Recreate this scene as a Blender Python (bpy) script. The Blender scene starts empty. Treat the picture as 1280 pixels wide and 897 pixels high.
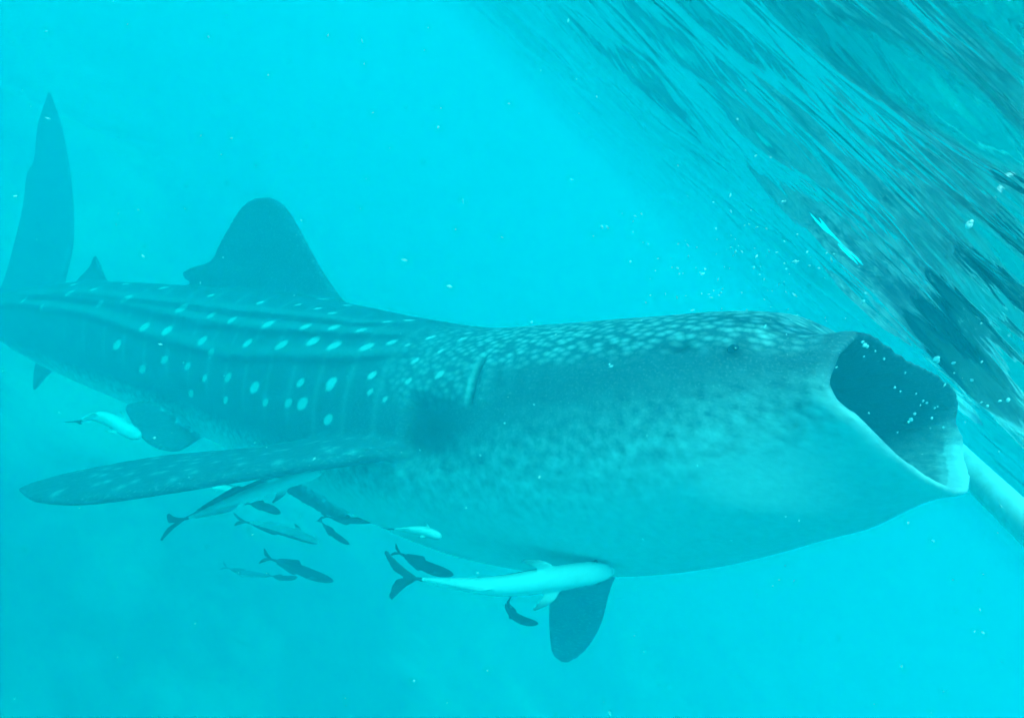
import bpy, bmesh, math, random
import numpy as np
from mathutils import Vector, Matrix
random.seed(4); RNG = np.random.default_rng(11)
sc = bpy.context.scene
col = sc.collection

# ------------------------------------------------------------------ camera, sky, sun, exposure
CAM_DEPTH = 0.27                      # metres below the mean water level (z = 0)
PITCH, ROLL = math.radians(11.7), math.radians(45.0)
cp, sp = math.cos(PITCH), math.sin(PITCH)
Hx, Vx = Vector((1, 0, 0)), Vector((0, sp, cp))
FWD = Vector((0, cp, -sp))
RGT = Hx*math.cos(ROLL) + Vx*math.sin(ROLL)
UPV = Vx*math.cos(ROLL) - Hx*math.sin(ROLL)
CAMP = Vector((0, 0, -CAM_DEPTH))
cam = bpy.data.cameras.new('camera'); camo = bpy.data.objects.new('camera', cam); col.objects.link(camo)
cam.sensor_width = 36; cam.lens = 36*1108/1280; cam.clip_start = 0.02; cam.clip_end = 500
M = Matrix((RGT, UPV, -FWD)).transposed().to_4x4(); M.translation = CAMP
camo.matrix_world = M
sc.camera = camo

SUN_EL, SUN_AZ = math.radians(55), math.radians(208)     # azimuth from +Y towards +X
world = bpy.data.worlds.new('World'); sc.world = world; world.use_nodes = True
wn = world.node_tree.nodes; wl = world.node_tree.links
sky = wn.new('ShaderNodeTexSky'); sky.sky_type = 'NISHITA'; sky.sun_disc = False
sky.sun_elevation = SUN_EL; sky.sun_rotation = SUN_AZ
wl.new(sky.outputs[0], wn['Background'].inputs[0]); wn['Background'].inputs[1].default_value = 0.15
sun = bpy.data.lights.new('sun', 'SUN'); sun.energy = 1.5; sun.angle = math.radians(20); sun.color = (1, .98, .95)
suno = bpy.data.objects.new('sun', sun); col.objects.link(suno)
sdir = Vector((math.cos(SUN_EL)*math.sin(SUN_AZ), math.cos(SUN_EL)*math.cos(SUN_AZ), math.sin(SUN_EL)))
suno.rotation_euler = sdir.to_track_quat('Z', 'Y').to_euler(); suno.location = sdir*30
sc.view_settings.view_transform = 'Standard'; sc.view_settings.look = 'None'
sc.view_settings.gamma = 1.0; sc.view_settings.exposure = 1.6
cy = sc.cycles
cy.use_denoising = True; cy.use_adaptive_sampling = True; cy.adaptive_threshold = .04; cy.adaptive_min_samples = 12; cy.volume_bounces = 5; cy.max_bounces = 8; cy.transparent_max_bounces = 12
cy.sample_clamp_indirect = 4.0; cy.caustics_reflective = False; cy.caustics_refractive = False

# ------------------------------------------------------------------ helpers
FR = np.array([[RGT.x, UPV.x, FWD.x], [RGT.y, UPV.y, FWD.y], [RGT.z, UPV.z, FWD.z]])
def W(p):
    """camera frame (right, up, ahead in metres) -> world"""
    return np.asarray(p, float) @ FR.T + np.array(CAMP)  # camera axes; most points are image pixels with a depth, through P
def nodes_of(name):
    m = bpy.data.materials.new(name); m.use_nodes = True
    n = m.node_tree.nodes; l = m.node_tree.links
    return m, n, l, n['Principled BSDF']
def tag(o, label=None, cat=None, group=None, kind=None):
    for k, v in (('label', label), ('category', cat), ('group', group), ('kind', kind)):
        if v: o[k] = v
    return o
def link(name, me, mat=None, parent=None, smooth=True):
    o = bpy.data.objects.new(name, me); col.objects.link(o)
    if mat and not me.materials: me.materials.append(mat)
    if parent: o.parent = parent
    if smooth: me.polygons.foreach_set('use_smooth', [True]*len(me.polygons))
    return o
def mesh(name, v, f):
    me = bpy.data.meshes.new(name); me.from_pydata([tuple(map(float, p)) for p in v], [], f); me.update(); return me
def recalc(me):
    b = bmesh.new(); b.from_mesh(me); bmesh.ops.recalc_face_normals(b, faces=b.faces); b.to_mesh(me); b.free()

# ================================================================== SHAPES
#<<PURE
def cr(t, T, P):
    """cubic Hermite (finite-difference tangents) through P at knots T"""
    T = np.asarray(T, float); P = np.asarray(P, float); t = np.clip(np.asarray(t, float), T[0], T[-1])
    if P.ndim == 1: return cr(t, T, P[:, None])[:, 0]
    d = np.gradient(P, T, axis=0)
    i = np.clip(np.searchsorted(T, t, side='right')-1, 0, len(T)-2)
    h = (T[i+1]-T[i])[:, None]; u = ((t-T[i])[:, None])/h
    return ((2*u**3-3*u**2+1)*P[i] + (u**3-2*u**2+u)*h*d[i] + (-2*u**3+3*u**2)*P[i+1] + (u**3-u**2)*h*d[i+1])
def sstep(a, b, x):
    u = np.clip((np.asarray(x, float)-a)/(b-a), 0, 1); return u*u*(3-2*u)
# spine stations: x, y, ahead, height over spine, depth under spine, half width
ST = np.array([
 (.89, -.130, 2.03, .19, .20, .385),
 (.714, -.170, 2.19, .280, .27, .40),
 (.46, -.225, 2.425, .335, .345, .42),
 (.21, -.265, 2.655, .365, .375, .425),
 (-.035, -.280, 2.88, .375, .375, .415),
 (-.35, -.235, 3.18, .380, .370, .395),
 (-.66, -.170, 3.48, .385, .365, .375),
 (-.97, -.100, 3.76, .380, .345, .345),
 (-1.50, .010, 4.10, .330, .300, .285),
 (-2.08, .120, 4.45, .270, .255, .215),
 (-2.62, .200, 4.90, .205, .20, .155),
 (-3.02, .250, 5.33, .150, .150, .115),
 (-3.36, .290, 5.70, .10, .10, .07),
 (-3.62, .330, 5.98, .03, .03, .02)])
SL = np.concatenate([[0], np.cumsum(np.linalg.norm(np.diff(ST[:, :3], axis=0), axis=1))])
LEN = SL[-1]
ROLLB = ([0, 1.3, 2.6, 4.2, 6.6], [.20, .22, .18, .10, .0])      # roll of the body about its spine
def frame(s):
    s = np.atleast_1d(np.asarray(s, float)); c = cr(s, SL, ST[:, :3])
    t = cr(s+.02, SL, ST[:, :3])-cr(s-.02, SL, ST[:, :3])
    t[s > LEN-.03] = cr(np.full(1, LEN), SL, ST[:, :3])-cr(np.full(1, LEN-.04), SL, ST[:, :3])
    t[s < .03] = cr(np.full(1, .04), SL, ST[:, :3])-cr(np.zeros(1), SL, ST[:, :3])
    t /= np.linalg.norm(t, axis=1)[:, None]
    up = np.array([0, 1., 0]); d = up-t*(t@up)[:, None]; d /= np.linalg.norm(d, axis=1)[:, None]
    l = np.cross(d, t); l *= np.sign(l[:, 2:3])            # lateral, away from the camera
    r = np.interp(s, *ROLLB)[:, None]
    return c, t, d*np.cos(r)+l*np.sin(r), l*np.cos(r)-d*np.sin(r)
RIDGES = [([1.3, 1.46, 1.67, 2.48, 2.74, 3.18, 3.67, 4.84, 5.6], [52, 56, 64, 81, 82, 80, 72, 66, 66]),
          ([1.4, 1.55, 1.78, 2.36, 2.82, 3.5, 4.08, 4.9], [41, 44, 50, 61, 65, 58, 54, 52]),
          ([1.5, 1.67, 1.84, 2.68, 3.53, 4.3], [30, 34, 42, 53, 51, 46])]
GILLS = [(.76, 60, 80, .22), (.84, 60, 80, .22), (.92, 60, 80, .3), (1.02, 58, 80, 1.3)]
# lip ring: phi (deg; 0 back, 90 the camera's side, 180 throat), forward, away, up
LIP = np.array([
 (0, .01, .0, .13), (30, .0, -.18, .155), (55, .0, -.285, .14), (75, -.02, -.35, .085), (90, -.04, -.375, .02), (103, -.03, -.365, -.02),
 (120, .005, -.33, -.06), (140, .04, -.24, -.13), (160, .07, -.13, -.175), (180, .08, 0, -.19),
 (200, .07, .13, -.175), (220, .045, .24, -.13), (240, .01, .33, -.06), (257, .0, .38, -.005), (270, -.02, .395, .04),
 (285, .0, .37, .08), (305, .02, .30, .11), (330, .02, .18, .125), (360, .02, 0, .125)])
def ring(s, phi):
    """surface points for arrays s, phi (radians), both (n,)"""
    c, t, d, l = frame(s)
    top = cr(s, SL, ST[:, 3]); bot = cr(s, SL, ST[:, 4]); w = cr(s, SL, ST[:, 5])
    e = .92
    sx = -np.sign(np.sin(phi))*np.abs(np.sin(phi))**e*w
    cs = np.cos(phi); cy_ = np.sign(cs)*np.abs(cs)**e*np.where(cs > 0, top, bot)
    a = np.zeros_like(sx)
    # flattened crown of the head, flat-iron snout
    pd = np.degrees(np.mod(phi, 2*np.pi)); ps = np.where(pd > 180, 360-pd, pd)
    for kn, ph in RIDGES:
        p0 = np.interp(s, kn, ph); amp = .011*sstep(kn[0], kn[0]+.5, s)*(1-.5*sstep(kn[-1]-1.2, kn[-1], s))
        dd = (ps-p0)*np.pi/180*.36
        g = np.where(dd < 0, np.exp(-(dd/.035)**2), np.exp(-(dd/.014)**2))*amp
        sx += -np.sign(np.sin(phi))*np.abs(np.sin(phi))*g; cy_ += np.cos(phi)*g
    for g0, p1, p2, ga in GILLS:
        sg = g0-.0008*(ps-p1)
        m = sstep(p1-6, p1+4, ps)*(1-sstep(p2-4, p2+6, ps))
        g = -.016*np.exp(-((s-sg)/.011)**2)*m + .006*np.exp(-((s-sg+.03)/.02)**2)*m
        sx += -np.sign(np.sin(phi))*g*ga
    # recess behind the last gill flap
    m = sstep(74, 86, ps)*(1-sstep(98, 112, ps))*sstep(.98, 1.24, s)*(1-sstep(1.29, 1.305, s))
    sx += np.sign(np.sin(phi))*.05*m
    # spiracle pit
    q = np.exp(-(((s-SPIR[0])/.02)**2+((ps-SPIR[1])*np.pi/180*.33/.02)**2)); sx += np.sign(np.sin(phi))*.025*q
    bl = .20+.16*sstep(60, 100, ps)-.18*sstep(125, 165, ps)
    u = 1-sstep(0, 1, s/bl)
    lp = np.array([np.interp(pd, LIP[:, 0], LIP[:, k]) for k in (1, 2, 3)])
    u2 = (1-sstep(0, .30, s))
    a = lp[0]*u2; sx = sx*(1-u)+lp[1]*u; cy_ = cy_*(1-u)+lp[2]*u
    return c - t*a[:, None] + l*sx[:, None] + d*cy_[:, None]
SPIR = (.35, 62); EYEP = (.213, 66)
def px(p):
    p = np.asarray(p); return np.stack([640+1108*p[..., 0]/p[..., 2], 448.5-1108*p[..., 1]/p[..., 2], p[..., 2]], -1)
def P(x, y, z):  # image pixel x, y and depth in metres -> camera frame
    return ((x-640)/1108*z, (448.5-y)/1108*z, z)
#PURE>>

def loft(rings, cap0=True, cap1=True):
    n, m = len(rings), len(rings[0]); v = [p for r in rings for p in r]
    f = [(i*m+j, i*m+(j+1) % m, (i+1)*m+(j+1) % m, (i+1)*m+j) for i in range(n-1) for j in range(m)]
    if cap0: f.append(tuple(range(m-1, -1, -1)))
    if cap1: f.append(tuple((n-1)*m+j for j in range(m)))
    return v, f
def fin(le, te, th, n=26, m=20):
    """closed lens-section blade from leading / trailing edge points and thickness per span station"""
    le, te = np.array(le, float), np.array(te, float); k = np.arange(len(le))
    t = np.linspace(0, len(le)-1, n); L, T, H = cr(t, k, le), cr(t, k, te), cr(t, k, np.array(th, float))
    rings = []
    mid = (L+T)/2; span = np.gradient(mid, axis=0)
    for i in range(n):
        c = T[i]-L[i]; nn = np.cross(c, span[i]); nn /= np.linalg.norm(nn)+1e-9
        r = []
        for j in range(m):
            a = 2*math.pi*j/m; u = .5-.5*math.cos(a)
            y = H[i]*.5*math.copysign(abs(math.sin(a))**.7, math.sin(a))*1.15*(1-.5*u)
            r.append(L[i]+c*u+nn*y)
        rings.append(r)
    return loft(rings)

# ================================================================== MATERIALS
def skin_material():
    m, n, l, b = nodes_of('whale_shark_skin')
    at = n.new('ShaderNodeAttribute'); at.attribute_name = 'skin'          # R pale, G spot, B dark marks and painted shade
    sp_ = n.new('ShaderNodeSeparateColor'); l.new(at.outputs['Color'], sp_.inputs[0])
    uv = n.new('ShaderNodeAttribute'); uv.attribute_name = 'along'
    hd = n.new('ShaderNodeAttribute'); hd.attribute_name = 'crown'
    # base colour: slate back, cream belly, broken edge
    nz = n.new('ShaderNodeTexNoise'); nz.inputs['Scale'].default_value = 34; nz.inputs['Detail'].default_value = 5
    l.new(uv.outputs['Vector'], nz.inputs['Vector'])
    nz2 = n.new('ShaderNodeTexNoise'); nz2.inputs['Scale'].default_value = 60; nz2.inputs['Detail'].default_value = 3
    l.new(uv.outputs['Vector'], nz2.inputs['Vector'])
    def math_(op, a, b_, clamp=False):
        q = n.new('ShaderNodeMath'); q.operation = op; q.use_clamp = clamp
        for i, x in enumerate((a, b_)):
            if isinstance(x, (int, float)): q.inputs[i].default_value = x
            else: l.new(x, q.inputs[i])
        return q.outputs[0]
    def mix(f, a, b_):
        q = n.new('ShaderNodeMix'); q.data_type = 'RGBA'
        for s_, x in ((q.inputs['Factor'], f), (q.inputs['A'], a), (q.inputs['B'], b_)):
            if isinstance(x, tuple): s_.default_value = x
            elif isinstance(x, (int, float)): s_.default_value = x
            else: l.new(x, s_)
        return q.outputs['Result']
    br = math_('MULTIPLY', math_('SUBTRACT', nz.outputs['Fac'], .5), 1.7)
    # the break-up only acts in the transition zone
    tz = math_('MULTIPLY', math_('MULTIPLY', sp_.outputs[0], math_('SUBTRACT', 1.0, sp_.outputs[0])), 4.0)
    pale = math_('ADD', sp_.outputs[0], math_('MULTIPLY', br, tz), True)
    back = mix(nz2.outputs['Fac'], (.06, .075, .09, 1), (.18, .20, .22, 1))
    belly = mix(nz2.outputs['Fac'], (.64, .64, .62, 1), (.84, .84, .81, 1))
    c = mix(pale, back, belly)
    nz3 = n.new('ShaderNodeTexNoise'); nz3.inputs['Scale'].default_value = 130; nz3.inputs['Detail'].default_value = 4; nz3.inputs['Roughness'].default_value = .7
    l.new(uv.outputs['Vector'], nz3.inputs['Vector'])
    c = mix(math_('MULTIPLY', math_('SUBTRACT', nz3.outputs['Fac'], .54, True), 3.2, True), c, (.62, .62, .60, 1))
    c = mix(math_('MULTIPLY', math_('SUBTRACT', .42, nz3.outputs['Fac'], True), 2.4, True), c, (.07, .08, .09, 1))
    # dense freckles of the head
    vo = n.new('ShaderNodeTexVoronoi'); vo.inputs['Scale'].default_value = 35; vo.inputs['Randomness'].default_value = .8
    mp = n.new('ShaderNodeMapping'); mp.inputs['Scale'].default_value = (.8, 1.25, 1); mp.inputs['Rotation'].default_value = (0, 0, .5)
    l.new(uv.outputs['Vector'], mp.inputs['Vector']); l.new(mp.outputs[0], vo.inputs['Vector'])
    rp = n.new('ShaderNodeMapRange'); rp.inputs['From Min'].default_value = .62; rp.inputs['From Max'].default_value = .12
    l.new(vo.outputs['Distance'], rp.inputs['Value'])
    fr = math_('MULTIPLY', rp.outputs[0], hd.outputs['Fac'], True)
    c = mix(fr, c, (.66, .66, .63, 1))
    c = mix(sp_.outputs[1], c, (.85, .85, .80, 1))
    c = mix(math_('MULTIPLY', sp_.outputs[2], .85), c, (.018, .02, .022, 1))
    l.new(c, b.inputs['Base Color']); b.inputs['Roughness'].default_value = .62
    b.inputs['Specular IOR Level'].default_value = .15
    bp = n.new('ShaderNodeBump'); bp.inputs['Strength'].default_value = .25; bp.inputs['Distance'].default_value = .004
    l.new(nz2.outputs['Fac'], bp.inputs['Height']); l.new(bp.outputs[0], b.inputs['Normal'])
    return m

# ================================================================== SETTING: sea surface, sea bed, water body
def wave_height(x, y, spacing):
    z = np.zeros_like(x); r = np.random.default_rng(5)
    for k in range(64):
        lam = .10*(1.8/.10)**(k/63.0); th = r.normal(WAVE_DIR, .38); ph = r.uniform(0, 6.283)
        amp = WAVE_SLOPE*lam/(2*math.pi)*r.uniform(.6, 1.3)*(lam/.45)**-.12
        w = np.clip((lam/spacing-3.0)/3.0, 0, 1)
        q = 2*math.pi/lam*(x*math.cos(th)+y*math.sin(th))+ph
        z += amp*w*(np.sin(q)+.22*np.cos(2*q))
    return z
WAVE_DIR, WAVE_SLOPE = math.radians(82), .0335
def water_surface():
    N, R0, k = 540, 44.0, 5.6
    u = np.linspace(-1, 1, N); g = np.sinh(k*u)/math.sinh(k)*R0
    d = np.gradient(g); X, Y = np.meshgrid(g+.5, g+1.6, indexing='ij'); D = np.maximum(*np.meshgrid(d, d, indexing='ij'))
    Z = wave_height(X, Y, D)
    v = np.stack([X, Y, Z], -1).reshape(-1, 3)
    i = np.arange(N-1)[:, None]*N+np.arange(N-1)[None]; i = i.ravel()
    f = np.stack([i, i+N, i+N+1, i+1], -1)
    me = bpy.data.meshes.new('water_surface'); me.vertices.add(len(v)); me.vertices.foreach_set('co', v.ravel())
    me.loops.add(f.size); me.loops.foreach_set('vertex_index', f.ravel())
    me.polygons.add(len(f)); me.polygons.foreach_set('loop_start', np.arange(0, f.size, 4)); me.update(calc_edges=True)
    m = bpy.data.materials.new('water_skin'); m.use_nodes = True; n = m.node_tree.nodes; l = m.node_tree.links
    n.remove(n['Principled BSDF']); out = n['Material Output']
    tr = n.new('ShaderNodeBsdfTransparent'); gl = n.new('ShaderNodeBsdfGlossy'); gl.inputs['Roughness'].default_value = .085
    fre = n.new('ShaderNodeFresnel'); fre.inputs['IOR'].default_value = 1.33; mx = n.new('ShaderNodeMixShader')
    bp = n.new('ShaderNodeBump'); bp.inputs['Strength'].default_value = .40; bp.inputs['Distance'].default_value = .03
    tc = n.new('ShaderNodeTexCoord'); nz = n.new('ShaderNodeTexNoise'); nz.inputs['Scale'].default_value = 9; nz.inputs['Detail'].default_value = 3
    mp = n.new('ShaderNodeMapping'); mp.inputs['Scale'].default_value = (.35, 1.3, 1); mp.inputs['Rotation'].default_value = (0, 0, .15)
    l.new(tc.outputs['Object'], mp.inputs['Vector']); l.new(mp.outputs[0], nz.inputs['Vector']); l.new(nz.outputs['Fac'], bp.inputs['Height'])
    l.new(bp.outputs[0], gl.inputs['Normal']); l.new(bp.outputs[0], fre.inputs['Normal'])
    l.new(fre.outputs[0], mx.inputs[0]); l.new(tr.outputs[0], mx.inputs[1]); l.new(gl.outputs[0], mx.inputs[2])
    l.new(mx.outputs[0], out.inputs['Surface'])
    o = link('water_surface', me, m); tag(o, 'rippled underside of the sea surface slanting across the water', 'water', kind='structure')
water_surface()
def seabed():
    N, R0 = 220, 46.0
    u = np.linspace(-1, 1, N); g = np.sinh(2.5*u)/math.sinh(2.5)*R0
    X, Y = np.meshgrid(g, g+0., indexing='ij'); Z = -5.6+np.zeros_like(X); r = np.random.default_rng(3)
    for k in range(30):
        lam = r.uniform(1.2, 9); th = r.uniform(0, 6.28); Z += .012*lam*np.sin(6.283/lam*(X*math.cos(th)+Y*math.sin(th))+r.uniform(0, 6))
    v = np.stack([X, Y, Z], -1).reshape(-1, 3)
    f = [(a*N+b, a*N+N+b, a*N+N+b+1, a*N+b+1) for a in range(N-1) for b in range(N-1)]
    me = mesh('seabed', v, f)
    m, n, l, b = nodes_of('seabed_sand')
    tc = n.new('ShaderNodeTexCoord'); nz = n.new('ShaderNodeTexNoise'); nz.inputs['Scale'].default_value = .42; nz.inputs['Detail'].default_value = 6
    l.new(tc.outputs['Object'], nz.inputs['Vector'])
    rp = n.new('ShaderNodeValToRGB'); rp.color_ramp.elements[0].position = .42; rp.color_ramp.elements[0].color = (.22, .22, .19, 1)
    rp.color_ramp.elements[1].position = .60; rp.color_ramp.elements[1].color = (.80, .77, .68, 1)
    l.new(nz.outputs['Fac'], rp.inputs[0]); l.new(rp.outputs[0], b.inputs['Base Color']); b.inputs['Roughness'].default_value = .9
    tag(link('seabed', me, m), 'pale sandy sea bed with dark patches, faint in the depth', 'seabed', kind='structure')
seabed()
WATER_DENSITY, WATER_RED = .21, .9
def water_body():
    x0, x1, y0, y1, z0, z1 = -50, 50, -50, 50, -8.0, .62
    v = [(x, y, z) for x in (x0, x1) for y in (y0, y1) for z in (z0, z1)]
    me = mesh('haze', v, [(0, 1, 3, 2), (4, 6, 7, 5), (0, 4, 5, 1), (2, 3, 7, 6), (0, 2, 6, 4), (1, 5, 7, 3)])
    m = bpy.data.materials.new('sea_water'); m.use_nodes = True; n = m.node_tree.nodes; l = m.node_tree.links
    n.remove(n['Principled BSDF']); out = n['Material Output']
    pv = n.new('ShaderNodeVolumePrincipled'); pv.inputs['Color'].default_value = (.0, .725, .915, 1); pv.inputs['Absorption Color'].default_value = (0, .36, 0, 1)
    pv.inputs['Density'].default_value = WATER_DENSITY; pv.inputs['Anisotropy'].default_value = .2
    va = n.new('ShaderNodeVolumeAbsorption'); va.inputs['Color'].default_value = (0, 1, 1, 1); va.inputs['Density'].default_value = WATER_RED
    ad = n.new('ShaderNodeAddShader'); l.new(pv.outputs[0], ad.inputs[0]); l.new(va.outputs[0], ad.inputs[1]); l.new(ad.outputs[0], out.inputs['Volume'])
    tag(link('haze', me, m, smooth=False), 'turquoise sea water that fades distant things', 'water', kind='stuff')
water_body()

# ================================================================== WHALE SHARK
SPOTS = [(2.63, 8), (2.31, 16), (2.54, 40), (2.3, 34), (2.16, 34), (2.04, 36), (2.1, 20), (2.92, 38), (3.0, 56), (2.77, 58), (2.59, 59), (2.3, 56), (2.06, 52), (1.9, 48), (1.75, 46), (1.71, 34), (1.66, 26), (2.73, 76), (2.36, 70), (2.12, 66), (1.95, 59), (1.81, 59), (1.64, 56), (1.55, 50), (1.46, 50), (1.35, 59), (1.4, 42), (1.26, 52), (2.62, 82), (2.97, 94), (2.79, 94), (2.42, 92), (2.63, 98), (1.89, 82), (1.71, 78), (1.52, 70), (3.01, 74), (3.75, 42), (3.43, 52), (3.17, 74), (2.74, 112), (2.19, 92), (2.09, 98), (2.41, 106), (1.71, 80), (1.84, 92), (1.93, 94), (1.67, 96), (3.12, 106), (1.4, 80), (1.49, 78), (1.32, 70),
         (3.35, 92), (3.6, 60), (3.9, 50), (4.1, 70), (4.4, 60), (3.3, 30), (3.6, 25), (4.0, 30), (1.25, 35), (1.2, 20), (1.4, 15), (1.75, 12), (1.95, 10), (1.18, 66), (1.22, 42)]
def shark():
    NS, NP = 300, 96
    ss = np.concatenate([np.linspace(0, .4, 50), np.linspace(.4, 1.6, 110)[1:], np.linspace(1.6, LEN, NS-160)[1:]])
    ph = np.arange(NP)*2*math.pi/NP
    rings = [ring(np.full(NP, s), ph) for s in ss][::-1]                  # tail -> lip
    lip = rings[-1]; c0, t0, d0, l0 = [a[0] for a in frame(0.0)]
    cen = lip.mean(0)
    # rolled lip and the cavity of the mouth
    for k, (back, shr) in enumerate(((-.022, .97), (-.026, .93), (-.008, .885), (.04, .865), (.10, .87), (.2, .88), (.36, .85), (.5, .70), (.6, .45), (.66, .12))):
        q = lip + t0*back
        w = sstep(.05, .4, np.full(NP, back))[:, None]
        depth_c = cen+t0*back
        flat = (lip-cen)-np.outer((lip-cen)@t0, t0)
        q = depth_c + ((lip-cen)*(1-w)+flat*w)*shr
        rings.append(q)
    v, f = loft(rings); parts = [(np.array(v), f)]
    def add(*a): parts.append((np.array(a[0]), a[1]))
    # camera-side pectoral fin, swept back
    add(*fin([P(620, 590, 2.90), P(525, 566, 2.62), P(370, 584, 2.52), P(225, 610, 2.48), P(110, 628, 2.52), P(45, 626, 2.60), P(22, 612, 2.66)],
             [P(575, 520, 3.15), P(455, 538, 2.98), P(330, 560, 2.94), P(210, 570, 2.88), P(110, 586, 2.80), P(50, 600, 2.74), P(26, 608, 2.70)],
             [.11, .085, .07, .058, .045, .03, .012]))
    # far pectoral fin hanging below the belly
    add(*fin([P(800, 640, 3.0), P(783, 690, 3.2), P(764, 735, 3.35), P(752, 780, 3.45), P(732, 812, 3.55), P(712, 827, 3.6)],
             [P(650, 640, 3.15), P(668, 700, 3.3), P(684, 742, 3.42), P(685, 785, 3.5), P(689, 815, 3.57), P(700, 827, 3.6)],
             [.09, .07, .055, .04, .03, .012]))
    # first dorsal
    add(*fin([P(455, 410, 3.47), P(420, 362, 3.56), P(400, 332, 3.60), P(385, 305, 3.63), P(369, 275, 3.68), P(353, 254, 3.72), P(338, 246, 3.76)],
             [P(325, 400, 3.85), P(228, 346, 4.12), P(262, 326, 4.02), P(274, 304, 3.97), P(287, 281, 3.92), P(303, 257, 3.87), P(318, 247, 3.82)],
             [.10, .075, .06, .05, .042, .032, .014]))
    # second dorsal
    add(*fin([P(140, 365, 4.38), P(131, 345, 4.42), P(124, 330, 4.47), P(120, 319, 4.5)],
             [P(105, 365, 4.55), P(94, 354, 4.66), P(112, 334, 4.58), P(117, 320, 4.53)], [.05, .04, .03, .01]))
    # anal fin
    add(*fin([P(78, 455, 4.70), P(62, 465, 4.72), P(50, 478, 4.75), P(44, 487, 4.77)],
             [P(48, 445, 4.9), P(43, 462, 4.9), P(42, 478, 4.85), P(41, 488, 4.8)], [.05, .04, .03, .01]))
    # pelvic fins
    add(*fin([P(255, 545, 3.80), P(225, 563, 3.66), P(196, 560, 3.62), P(178, 548, 3.62)],
             [P(215, 490, 4.0), P(196, 500, 3.86), P(165, 502, 3.78), P(152, 506, 3.72)], [.06, .05, .035, .012]))
    add(*fin([P(462, 570, 3.30), P(446, 596, 3.14), P(444, 625, 3.08), P(432, 648, 3.06)],
             [P(380, 560, 3.48), P(362, 580, 3.28), P(350, 608, 3.18), P(405, 645, 3.10)], [.06, .05, .035, .014]))
    # tail fin: tall upper lobe with a notch, lower lobe
    add(*fin([P(62, 400, 5.25), P(78, 358, 5.40), P(91, 305, 5.5), P(92, 262, 5.58), P(88, 215, 5.65), P(82, 180, 5.7), P(75, 148, 5.76), P(63, 114, 5.8)],
             [P(-20, 395, 5.75), P(2, 358, 5.80), P(16, 310, 5.83), P(28, 258, 5.85), P(33, 218, 5.86), P(42, 200, 5.86), P(47, 155, 5.86), P(60, 115, 5.82)],
             [.12, .09, .07, .055, .045, .04, .03, .012], n=44))
    add(*fin([P(20, 410, 5.35), P(-35, 450, 5.6), P(-60, 500, 5.75), P(-75, 540, 5.9)],
             [P(-30, 395, 5.75), P(-66, 420, 5.95), P(-82, 490, 6.0), P(-82, 535, 5.95)], [.10, .07, .05, .014]))
    nout = len(ss)*NP; flags = np.zeros(len(v)); flags[nout+3*NP:] = 1
    lp3 = np.concatenate([np.array(v[nout-NP+k*NP:nout+k*NP]) for k in (0, 1)]); lp3 = np.concatenate([lp3, (lp3+np.roll(lp3, 1, 0))/2])
    V, Fc, off = [], [], 0
    for pv, pf in parts:
        V.append(W(pv)); Fc += [tuple(i+off for i in q) for q in pf]; off += len(pv)
    raw = mesh('raw', np.concatenate(V), Fc); recalc(raw)
    tmp = bpy.data.objects.new('raw', raw); col.objects.link(tmp)
    md = tmp.modifiers.new('r', 'REMESH'); md.mode = 'VOXEL'; md.voxel_size = VOX; md.use_smooth_shade = True
    ms = tmp.modifiers.new('s', 'SMOOTH'); ms.factor = .5; ms.iterations = 4
    dg = bpy.context.evaluated_depsgraph_get(); me = bpy.data.meshes.new_from_object(tmp.evaluated_get(dg))
    bpy.data.objects.remove(tmp); me.name = 'whale_shark'
    co = np.empty(len(me.vertices)*3); me.vertices.foreach_get('co', co); co = co.reshape(-1, 3)
    loc = (co-np.array(CAMP)) @ FR                                          # back to the camera frame
    # which vertices line the mouth
    from mathutils.kdtree import KDTree
    kd = KDTree(len(v))
    for i, p in enumerate(v): kd.insert(p, i)
    kd.balance(); inside = np.zeros(len(loc)); onlip = np.zeros(len(loc))
    allp = [(q, j) for j, (pv, pf) in enumerate(parts) for q in (pv if j else pv[::2])]
    kf = KDTree(len(allp)); pid = np.array([j for q, j in allp])
    for i, (q, j) in enumerate(allp): kf.insert(q, i)
    kf.balance(); fpart = pid[[kf.find(q)[1] for q in loc]]
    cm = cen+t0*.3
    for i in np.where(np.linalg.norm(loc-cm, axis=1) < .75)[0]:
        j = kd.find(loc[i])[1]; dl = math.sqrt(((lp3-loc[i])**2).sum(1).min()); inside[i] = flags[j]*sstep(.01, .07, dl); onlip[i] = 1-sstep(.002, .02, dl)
    # body coordinates of every vertex
    qs = np.linspace(0, LEN, 420); C, T, D, L = frame(qs); s = np.zeros(len(loc)); ang = s.copy(); rho = s.copy()
    TOP, BOT, WID = cr(qs, SL, ST[:, 3]), cr(qs, SL, ST[:, 4]), cr(qs, SL, ST[:, 5])
    for a in range(0, len(loc), 20000):
        p = loc[a:a+20000]; dd = ((p[:, None]-C[None])**2).sum(2); k = dd.argmin(1); r = p-C[k]
        s[a:a+20000] = qs[k]+(r*T[k]).sum(1)
        x, y = (r*L[k]).sum(1), (r*D[k]).sum(1); h = np.where(y > 0, TOP[k], BOT[k])
        ang[a:a+20000] = np.degrees(np.arctan2(-x/WID[k], y/h)); rho[a:a+20000] = np.hypot(x/WID[k], y/h)
    ab = np.abs(ang); rad = np.interp(s, qs, (WID+TOP)/2)
    s2 = s
    is_fin = np.maximum(sstep(1.22, 1.4, rho)*sstep(.5, .8, s), (fpart > 0)*sstep(.98, 1.10, rho))
    lo = np.interp(s, [0, .3, .8, 1.3, 2, 3, 6], [66, 70, 76, 94, 112, 116, 118]); hi = np.interp(s, [0, .3, .8, 1.3, 2, 3, 6], [128, 134, 140, 134, 142, 150, 160])
    pale = sstep(0, 1, (ab-lo)/(hi-lo))*.95
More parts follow.
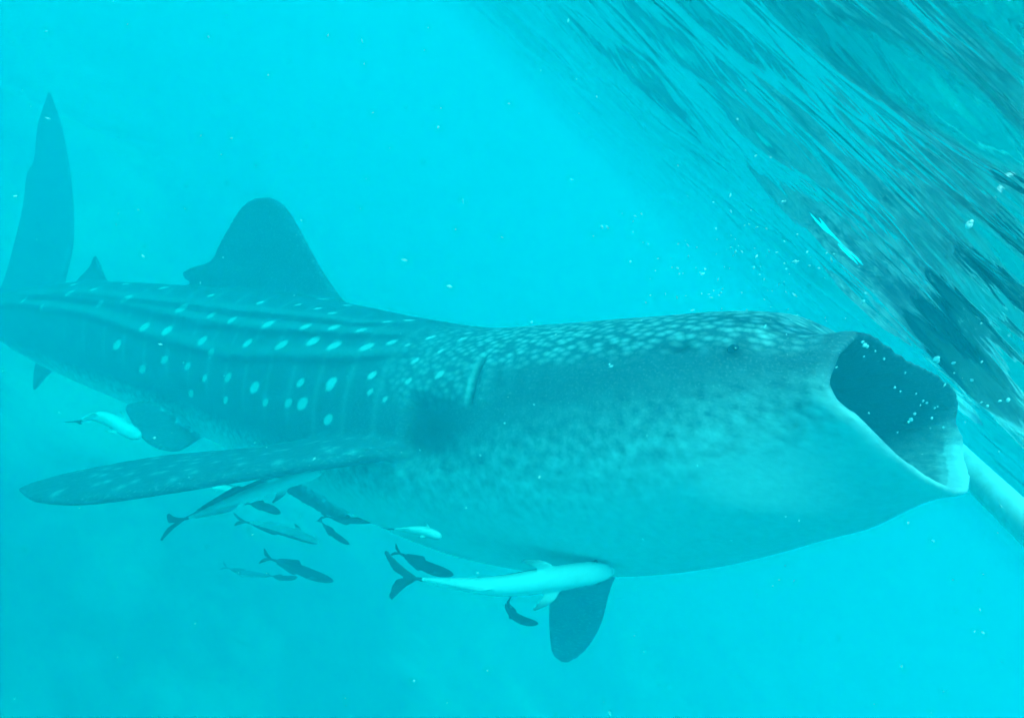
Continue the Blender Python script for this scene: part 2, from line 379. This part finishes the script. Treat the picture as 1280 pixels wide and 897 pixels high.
    pale = pale*(1-is_fin)
    spot = np.zeros(len(s)); r = np.random.default_rng(2)
    for k, (a, b) in enumerate(SPOTS):
        rs = .0175 if b > 45 and a > 1.6 else .013
        rs *= r.uniform(.8, 1.2)*(1.0 if a > 1.5 else .8)
        ds, dr = s-a, (ab-b)*math.pi/180*rad; dist = np.hypot((ds*.857+dr*.514)/1.55, -ds*.514+dr*.857)
        spot = np.maximum(spot, (1-sstep(rs*.7, rs*1.25, dist))*r.uniform(.75, 1))
    # thin pale bars between the spots, paler ridges, shade under each ridge painted as a dark line
    bar = .16*np.maximum(0, np.sin((s+.0016*ab)*math.pi*2/.17))**6*sstep(20, 40, ab)*(1-sstep(95, 115, ab))*sstep(1.1, 1.5, s)*(1-sstep(3.2, 4.2, s))
    dark = np.zeros(len(s))
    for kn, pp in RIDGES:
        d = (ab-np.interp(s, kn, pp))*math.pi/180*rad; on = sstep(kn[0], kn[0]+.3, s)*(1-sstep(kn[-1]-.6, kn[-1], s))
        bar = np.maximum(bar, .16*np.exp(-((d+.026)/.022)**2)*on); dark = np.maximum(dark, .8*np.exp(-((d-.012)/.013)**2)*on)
    for g0, p1, p2, ga in GILLS:
        d = s-(g0-.0008*(ab-p1)); m_ = sstep(p1-4, p1+4, ab)*(1-sstep(p2-4, p2+4, ab))
        dark = np.maximum(dark, np.exp(-(d/.012)**2)*m_*min(1, ga*.7))
        if ga > 1: spot = np.maximum(spot, .45*np.exp(-((d-.017)/.008)**2)*m_)
    dark = np.maximum(dark, .7*sstep(70, 90, ab)*(1-sstep(94, 114, ab))*sstep(.92, 1.20, s)*(1-sstep(1.285, 1.305, s)))  # shade of the gill recess, painted into the skin colour
    q = np.exp(-(((s-SPIR[0])/.032)**2+((ab-SPIR[1])*math.pi/180*rad/.024)**2)); dark = np.maximum(dark, q)
    q = np.exp(-(((s-EYEP[0])/.030)**2+((ab-EYEP[1])*math.pi/180*rad/.022)**2)); dark = np.maximum(dark, q)
    spot = np.maximum(spot, bar*(1-is_fin))*(1-is_fin)
    # freckles on the pectoral's upper face
    nrm = np.empty(len(me.vertices)*3); me.vertices.foreach_get('normal', nrm); nrm = nrm.reshape(-1, 3) @ FR
    pe = (loc[:, 2] < 3.1)*(loc[:, 0] < -.35)*sstep(.3, .7, nrm[:, 1])*is_fin
    crown = np.maximum(sstep(0, .12, s)*(1-sstep(1.0, 1.45, s))*(1-sstep(56, 70, ab)), .55*sstep(.8, 1.1, s)*(1-sstep(1.3, 1.6, s))*(1-sstep(70, 88, ab)))
    rr = np.random.default_rng(8)
    for k in range(70):
        a, b = rr.uniform(-1.35, -.45), rr.uniform(2.5, 3.0)
        spot = np.maximum(spot, pe*.33*np.exp(-(((loc[:, 0]-a)/.014)**2+((loc[:, 2]-b)/.013)**2)))
    # gullet: inside of the mouth is dark
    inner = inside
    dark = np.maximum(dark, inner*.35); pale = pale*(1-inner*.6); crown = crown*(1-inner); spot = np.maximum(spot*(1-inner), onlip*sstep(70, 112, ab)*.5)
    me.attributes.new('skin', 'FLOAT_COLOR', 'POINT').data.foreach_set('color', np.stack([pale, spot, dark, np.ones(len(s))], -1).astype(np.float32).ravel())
    me.attributes.new('crown', 'FLOAT', 'POINT').data.foreach_set('value', crown.astype(np.float32))
    me.attributes.new('along', 'FLOAT_VECTOR', 'POINT').data.foreach_set('vector', np.stack([s, np.where(is_fin > .5, loc[:, 1], ab*math.pi/180*rad), np.where(is_fin > .5, loc[:, 2], np.sign(ang)*.7)], -1).astype(np.float32).ravel())
    base = co.mean(0); me.transform(Matrix.Translation(-Vector(base)))
    o = link('whale_shark', me, skin_material()); o.location = base
    tag(o, 'huge spotted grey whale shark feeding with gaping mouth at the surface', 'whale shark')
    # eyes
    m, n, l, b = nodes_of('shark_eye'); b.inputs['Base Color'].default_value = (.012, .013, .015, 1); b.inputs['Roughness'].default_value = .15
    for sd in (1, -1):
        p = W(ring(np.array([EYEP[0]]), np.radians([sd*EYEP[1]])))[0]-base
        c_ = W(frame(EYEP[0])[0])[0]-base
        nv = Vector(p-c_).normalized()
        bm = bmesh.new(); bmesh.ops.create_uvsphere(bm, u_segments=20, v_segments=12, radius=.014)
        em = bpy.data.meshes.new('eye'); bm.to_mesh(em); bm.free()
        e = link('eye', em, m, o); e.location = Vector(p)-nv*.006; e.scale = (1, 1, 1)
    return o
VOX = .0085
shark()

# ================================================================== REMORAS
def fish_material():
    m, n, l, b = nodes_of('remora_skin')
    at = n.new('ShaderNodeAttribute'); at.attribute_name = 'tone'
    nz = n.new('ShaderNodeTexNoise'); nz.inputs['Scale'].default_value = 45; nz.inputs['Detail'].default_value = 4
    tc = n.new('ShaderNodeTexCoord'); l.new(tc.outputs['Object'], nz.inputs['Vector'])
    rp = n.new('ShaderNodeValToRGB'); e = rp.color_ramp.elements
    e[0].position = .0; e[0].color = (.035, .04, .045, 1); e[1].position = 1; e[1].color = (.86, .86, .82, 1)
    k = e.new(.45); k.color = (.10, .11, .12, 1); k = e.new(.62); k.color = (.60, .60, .57, 1)
    ad = n.new('ShaderNodeMath'); ad.operation = 'MULTIPLY_ADD'; l.new(nz.outputs['Fac'], ad.inputs[0]); ad.inputs[1].default_value = .16
    sb = n.new('ShaderNodeMath'); sb.operation = 'SUBTRACT'; l.new(at.outputs['Fac'], sb.inputs[0]); sb.inputs[1].default_value = .08
    l.new(sb.outputs[0], ad.inputs[2]); l.new(ad.outputs[0], rp.inputs[0]); l.new(rp.outputs[0], b.inputs['Base Color'])
    b.inputs['Roughness'].default_value = .45; b.inputs['Specular IOR Level'].default_value = .3
    return m
FISH = fish_material()
EYE, _n, _l, _b = nodes_of('remora_eye'); _b.inputs['Base Color'].default_value = (.01, .01, .012, 1); _b.inputs['Roughness'].default_value = .2
def remora(label, pts, belly, hf=.12, wf=.11, pale=1.0, tail=1.0, eyes=True, tail_dir=None, group='remoras around the whale shark'):
    """pts: image pixels with depth, head -> tail root; belly: direction the belly faces"""
    p = np.array([P(*q) for q in pts]); T = np.concatenate([[0], np.cumsum(np.linalg.norm(np.diff(p, axis=0), axis=1))]); Lb = T[-1]
    n, mm = 40, 24; t = np.linspace(0, Lb, n); C = cr(t, T, p); tg = np.gradient(C, axis=0); tg /= np.linalg.norm(tg, axis=1)[:, None]
    b = np.array(belly, float); b = b-tg*(tg@b)[:, None]; b /= np.linalg.norm(b, axis=1)[:, None]; sd = np.cross(tg, b)
    u = t/Lb
    hp = np.interp(u, [0, .03, .10, .22, .40, .55, .75, .92, 1], [.10, .38, .68, .92, 1.0, .93, .62, .28, .20])*hf*Lb*.5
    wp = np.interp(u, [0, .03, .10, .22, .40, .55, .75, .92, 1], [.25, .62, .92, 1.0, .95, .82, .50, .20, .10])*wf*Lb*.5
    a = np.arange(mm)*2*math.pi/mm
    rings = [C[i]+np.outer(np.cos(a)*hp[i]*np.where(np.cos(a) > 0, 1.1, .9), b[i])+np.outer(np.sin(a)*wp[i], sd[i]) for i in range(n)]
    parts = [loft(rings)]
    def at(q): i = int(round(q*(n-1))); return C[i], tg[i], b[i], sd[i], hp[i], wp[i]
    th = .016*Lb
    for sgn in (1, -1):                                       # long low second dorsal and anal fins
        c0, g0, b0, s0, h0, _ = at(.52); c1, g1, b1, s1, h1, _ = at(.90)
        k = sgn
        parts.append(fin([c0+k*b0*h0*.4, c0+k*b0*(h0+.028*Lb)+g0*.05*Lb, c0+k*b0*(h0+.042*Lb)+g0*.10*Lb],
                         [c1+k*b1*h1*.2, c1+k*b1*(h1+.012*Lb), c1+k*b1*(h1+.016*Lb)+g1*.0], [th*1.4, th, th*.8], n=10, m=12))
        c, g, bb, s_, h, w = at(.24)                          # pectoral fins
        parts.append(fin([c+sgn*s_*w*.5+bb*h*.2, c+sgn*s_*(w+.035*Lb)+bb*(h*.5+.01*Lb)+g*.06*Lb, c+sgn*s_*(w+.06*Lb)+bb*(h*.6+.02*Lb)+g*.15*Lb],
                         [c+sgn*s_*w*.4+bb*h*.2+g*.07*Lb, c+sgn*s_*(w+.015*Lb)+bb*(h*.4+.01*Lb)+g*.12*Lb, c+sgn*s_*(w+.05*Lb)+bb*(h*.6+.02*Lb)+g*.165*Lb], [th*1.3, th, th*.7], n=10, m=12))
        c, g, bb, s_, h, w = at(.995)                         # the two lobes of the tail
        if tail_dir: bb = np.array(tail_dir, float); bb /= np.linalg.norm(bb)
        parts.append(fin([c-g*.04*Lb, c+g*.05*Lb+sgn*bb*.055*Lb*tail, c+g*.13*Lb*tail+sgn*bb*.12*Lb*tail],
                         [c+g*.03*Lb, c+g*.10*Lb+sgn*bb*.02*Lb, c+g*.15*Lb*tail+sgn*bb*.105*Lb*tail], [th*1.5, th, th*.7], n=10, m=12))
    V, Fc, off = [], [], 0
    for pv, pf in parts:
        V.append(W(np.array(pv))); Fc += [tuple(i+off for i in q) for q in pf]; off += len(pv)
    raw = mesh('raw', np.concatenate(V), Fc); recalc(raw); tmp = bpy.data.objects.new('raw', raw); col.objects.link(tmp)
    md = tmp.modifiers.new('r', 'REMESH'); md.mode = 'VOXEL'; md.voxel_size = max(.0016, Lb*.0065)
    ms = tmp.modifiers.new('s', 'SMOOTH'); ms.iterations = 2
    me = bpy.data.meshes.new_from_object(tmp.evaluated_get(bpy.context.evaluated_depsgraph_get())); bpy.data.objects.remove(tmp); me.name = 'remora'
    co = np.empty(len(me.vertices)*3); me.vertices.foreach_get('co', co); co = co.reshape(-1, 3); loc = (co-np.array(CAMP)) @ FR
    k = ((loc[:, None]-C[None])**2).sum(2).argmin(1); r = loc-C[k]
    y = (r*b[k]).sum(1)/hp[k]; x = (r*sd[k]).sum(1)/wp[k]; q = y/np.maximum(np.hypot(x, y), .3)
    tone = .5+.5*np.clip(q*1.2, -1, 1)
    ff = sstep(1.15, 2.0, np.hypot(x, y)); tone = tone*(1-ff)+(.30+.25*tone)*ff          # darker fins
    tone = np.where(np.abs(q+.02) < .16, tone*.6, tone)         # dark stripe along the flank
    tone = np.where(k > n-4, .2, tone)
    tone = np.clip(tone*pale, 0, 1)
    me.attributes.new('tone', 'FLOAT', 'POINT').data.foreach_set('value', tone.astype(np.float32))
    base = co.mean(0); me.transform(Matrix.Translation(-Vector(base)))
    o = link('remora', me, FISH); o.location = base; tag(o, label, 'remora', group)
    if eyes:
        c, g, bb, s_, h, w = at(.075)
        for sgn in (1, -1):
            bm = bmesh.new(); bmesh.ops.create_uvsphere(bm, u_segments=12, v_segments=8, radius=.011*Lb)
            em = bpy.data.meshes.new('eye'); bm.to_mesh(em); bm.free()
            e = link('eye', em, EYE, o); e.location = Vector(W((c+sgn*s_*w*.92)[None])[0]-base)
    return o
remora('large pale remora swimming just under the shark\'s throat beside the hanging fin', [(768, 713, 2.28), (735, 716, 2.29), (690, 723, 2.32), (620, 732, 2.37), (560, 728, 2.42), (515, 722, 2.47)], (.35, .15, -1), hf=.13, wf=.115, pale=1.05, tail_dir=(.15, -1, -.2), tail=1.0)
remora('small dark remora right above the large pale remora\'s tail', [(567, 718, 2.80), (540, 710, 2.81), (518, 700, 2.82), (500, 691, 2.82)], (0, -1, -.1), pale=.35, eyes=False, hf=.2)
remora('small dark curled remora right below the large pale remora', [(673, 779, 2.70), (655, 775, 2.70), (640, 766, 2.70), (634, 756, 2.70), (638, 746, 2.70)], (-.3, -1, 0), pale=.35, eyes=False, hf=.19, tail=.8)
remora('pale remora with a dark head stripe tucked under the shark\'s belly', [(552, 671, 2.42), (530, 664, 2.44), (510, 662, 2.46), (490, 661, 2.48)], (.2, .3, -1), hf=.26, wf=.17, eyes=False, pale=.85)
remora('long slim grey remora slanting up towards the swept-back pectoral fin', [(404, 588, 2.66), (370, 595, 2.68), (320, 612, 2.70), (270, 632, 2.73), (226, 650, 2.76)], (.25, -.6, -.8), hf=.125, wf=.10, pale=.9, tail=.9)
remora('white remora half hidden between the pectoral fin and the long slim remora', [(318, 618, 3.25), (290, 611, 3.25), (265, 605, 3.25), (240, 601, 3.25)], (.2, -.4, -1), hf=.16, pale=1.1, eyes=False)
remora('short dark remora below the middle of the long slim remora', [(351, 641, 3.2), (335, 634, 3.2), (320, 630, 3.2), (310, 629, 3.2)], (0, -1, 0), pale=.4, hf=.26, eyes=False)
remora('blurred grey remora with a paler back, third below the pectoral fin', [(398, 678, 3.7), (370, 668, 3.7), (340, 660, 3.7), (306, 652, 3.7)], (.2, .8, -.6), hf=.17, pale=.85, eyes=False)
remora('small dark remora nosing down below the dark fin on the shark\'s belly', [(437, 680, 3.3), (423, 671, 3.3), (410, 661, 3.3), (402, 652, 3.3)], (0, -1, 0), pale=.4, hf=.17, eyes=False)
remora('thin dark remora lying level along the lower edge of the shark\'s belly fin', [(474, 650, 3.3), (450, 650, 3.3), (430, 649, 3.3), (408, 645, 3.3)], (0, -1, -.2), pale=.4, hf=.13, eyes=False)
remora('dark remora with a raised back fin, alone below the other fish', [(417, 726, 3.3), (392, 718, 3.3), (365, 707, 3.3), (338, 698, 3.3)], (0, -1, -.1), pale=.4, hf=.16, eyes=False)
remora('tiny dark remora under the tail of the lone dark remora', [(372, 721, 3.9), (358, 722, 3.9), (347, 721, 3.9), (338, 719, 3.9)], (0, -1, 0), pale=.5, hf=.2, eyes=False)
remora('very faint remora fading into the blue below the others', [(336, 720, 6.2), (316, 717, 6.2), (300, 715, 6.2), (284, 709, 6.2)], (0, -1, 0), pale=.6, hf=.15, eyes=False)
remora('pale-bellied remora with a thin tail beside the fin under the shark\'s tail end', [(176, 546, 3.45), (158, 537, 3.46), (138, 525, 3.47), (118, 521, 3.5), (100, 526, 3.54)], (.3, .3, -1), hf=.21, wf=.18, pale=1.05, eyes=False)

# ================================================================== OUTRIGGER POLE AT THE SURFACE
def outrigger():
    a, b = np.array(P(1120, 500, 2.85)), np.array(P(1360, 728, 1.75)); n, mm = 120, 28
    ax = b-a; L = np.linalg.norm(ax); ax /= L; e1 = np.cross(ax, [0, 1., 0]); e1 /= np.linalg.norm(e1); e2 = np.cross(ax, e1)
    rings = []
    for i in range(n):
        t = i/(n-1)*L; q = (t-.12) % .36; d = min(q, .36-q)
        r = .040*(1+.035*math.exp(-(d/.010)**2))*(.94+.06*t/L)
        c = a+ax*t; aa = np.arange(mm)*2*math.pi/mm
        rings.append(c+np.outer(np.cos(aa)*r, e1)+np.outer(np.sin(aa)*r, e2))
    v, f = loft(rings); v = W(np.array(v)); base = v.mean(0); me = mesh('outrigger_pole', v-base, f); recalc(me)
    m, nn, l, bs = nodes_of('white_painted_bamboo')
    tc = nn.new('ShaderNodeTexCoord'); nz = nn.new('ShaderNodeTexNoise'); nz.inputs['Scale'].default_value = 14; nz.inputs['Detail'].default_value = 6
    l.new(tc.outputs['Object'], nz.inputs['Vector']); rp = nn.new('ShaderNodeValToRGB')
    rp.color_ramp.elements[0].position = .3; rp.color_ramp.elements[0].color = (.62, .62, .55, 1); rp.color_ramp.elements[1].position = .5; rp.color_ramp.elements[1].color = (.86, .86, .83, 1)
    l.new(nz.outputs['Fac'], rp.inputs[0]); l.new(rp.outputs[0], bs.inputs['Base Color']); bs.inputs['Roughness'].default_value = .5
    o = link('outrigger_pole', me, m); o.location = base; tag(o, 'white painted bamboo outrigger pole floating at the surface beyond the shark\'s mouth', 'outrigger')
outrigger()

# ================================================================== BUBBLES AND DRIFTING SPECKS
BUB, _n, _l, _b = nodes_of('air_bubble'); _b.inputs['Base Color'].default_value = (.92, .93, .93, 1); _b.inputs['Roughness'].default_value = .12; _b.inputs['Specular IOR Level'].default_value = .8
def bubble_mesh(k):
    r = np.random.default_rng(k); bm = bmesh.new(); bmesh.ops.create_icosphere(bm, subdivisions=2, radius=1)
    for v in bm.verts:
        v.co.z *= .8; v.co += Vector(r.normal(0, .05, 3))
    me = bpy.data.meshes.new('air_bubble'); bm.to_mesh(me); bm.free(); me.materials.append(BUB); return me
BM = [bubble_mesh(k) for k in range(4)]
def bubble(x, y, z, r, label, group):
    k = random.randrange(4); o = link('air_bubble', BM[k]); o.location = W(np.array(P(x, y, z))[None])[0]
    o.scale = (r*random.uniform(.7, 1), r*random.uniform(.7, 1), r*random.uniform(1.0, 1.7)); o.rotation_euler = (random.uniform(-.5, .5), random.uniform(-.5, .5), random.uniform(0, 6))
    tag(o, label, 'bubble', group)
def at_surface(x, y, below=.045):
    X, Y = (x-640)/1108, (448.5-y)/1108
    return (CAM_DEPTH-below)/((X+Y)*math.sin(ROLL)*cp-sp)
Z5 = [(557, 460, 4.5), (570, 440, 3.2), (500, 348, 2.8), (520, 362, 2), (630, 455, 2.6), (670, 488, 2.6), (395, 200, 4.2), (388, 188, 3), (404, 205, 3), (392, 240, 2), (432, 220, 2.2), (463, 248, 2.4), (510, 505, 2), (537, 297, 2), (600, 395, 2.4),
      (625, 490, 1.8), (590, 410, 2), (575, 370, 2), (650, 415, 2.2), (640, 420, 1.8), (612, 402, 1.8), (548, 468, 2.2)]
for x, y, r in Z5: bubble(940+x/2.803, 360+y/2.803, random.uniform(1.70, 1.80), r*.0011, 'largest air bubble low in the shark\'s dark open mouth' if (x, y) == (557, 460) else 'largest air bubble by the upper lip of the open mouth' if (x, y) == (395, 200) else 'small bright air bubble in front of the shark\'s dark open mouth', 'bubbles in front of the mouth')
for x, y, r in [(398, 18, 2.6), (390, 47, 3.2), (645, 248, 5.5), (652, 256, 3.5), (706, 262, 2.8), (708, 297, 1.6), (770, 322, 3), (897, 392, 3.2), (825, 412, 2.6), (868, 395, 2.0), (803, 400, 2), (805, 258, 1.6), (865, 572, 1.8), (767, 600, 1.4)]:
    X, Y = 940+x/2.803, 360+y/2.803; bubble(X, Y, at_surface(X, Y), r*.0012, 'biggest white air bubble under the surface just past the open mouth' if r == 5.5 else 'bright air bubble clinging under the surface past the shark\'s snout', 'bubbles under the surface')
for X, Y, r in [(1211, 281, 3.6), (1214, 277, 2)]: bubble(X, Y, at_surface(X, Y), r*.0011, 'lone white bubble under the rippled surface high above the mouth', 'lone bubbles')
def specks():
    r = np.random.default_rng(21); V, Fc = [], []
    t = np.array([(1, 1, 1), (-1, -1, 1), (-1, 1, -1), (1, -1, -1), ]) / 1.7
    oct_ = np.array([(1, 0, 0), (-1, 0, 0), (0, 1, 0), (0, -1, 0), (0, 0, 1), (0, 0, -1)], float); of = [(0, 2, 4), (2, 1, 4), (1, 3, 4), (3, 0, 4), (2, 0, 5), (1, 2, 5), (3, 1, 5), (0, 3, 5)]
    n = 0
    while n < 420:
        if n < 300: x, y, z = r.uniform(-60, 1340), r.uniform(-60, 960), r.uniform(.9, 4.5)
        else: x, y, z = r.normal(930, 75), r.normal(335, 45), r.uniform(1.3, 2.6)          # stirred up around the snout
        p = W(np.array(P(x, y, z))[None])[0]
        if p[2] > -.03: continue
        sz = min(.0065, abs(r.normal(.0007, .0005))*z**.9+.0005)
        q, _ = np.linalg.qr(r.normal(size=(3, 3))); sc_ = np.array([1, 1, r.uniform(1, 2.6)])*sz
        Fc += [tuple(i+len(V) for i in f) for f in of]; V += list((oct_*sc_) @ q.T+p); n += 1
    m, nn, l, b = nodes_of('plankton'); b.inputs['Base Color'].default_value = (.85, .85, .8, 1); b.inputs['Roughness'].default_value = .6
    tag(link('plankton', mesh('plankton', V, Fc), m, smooth=False), 'fine pale specks of plankton drifting through the water', 'plankton', kind='stuff')
specks()
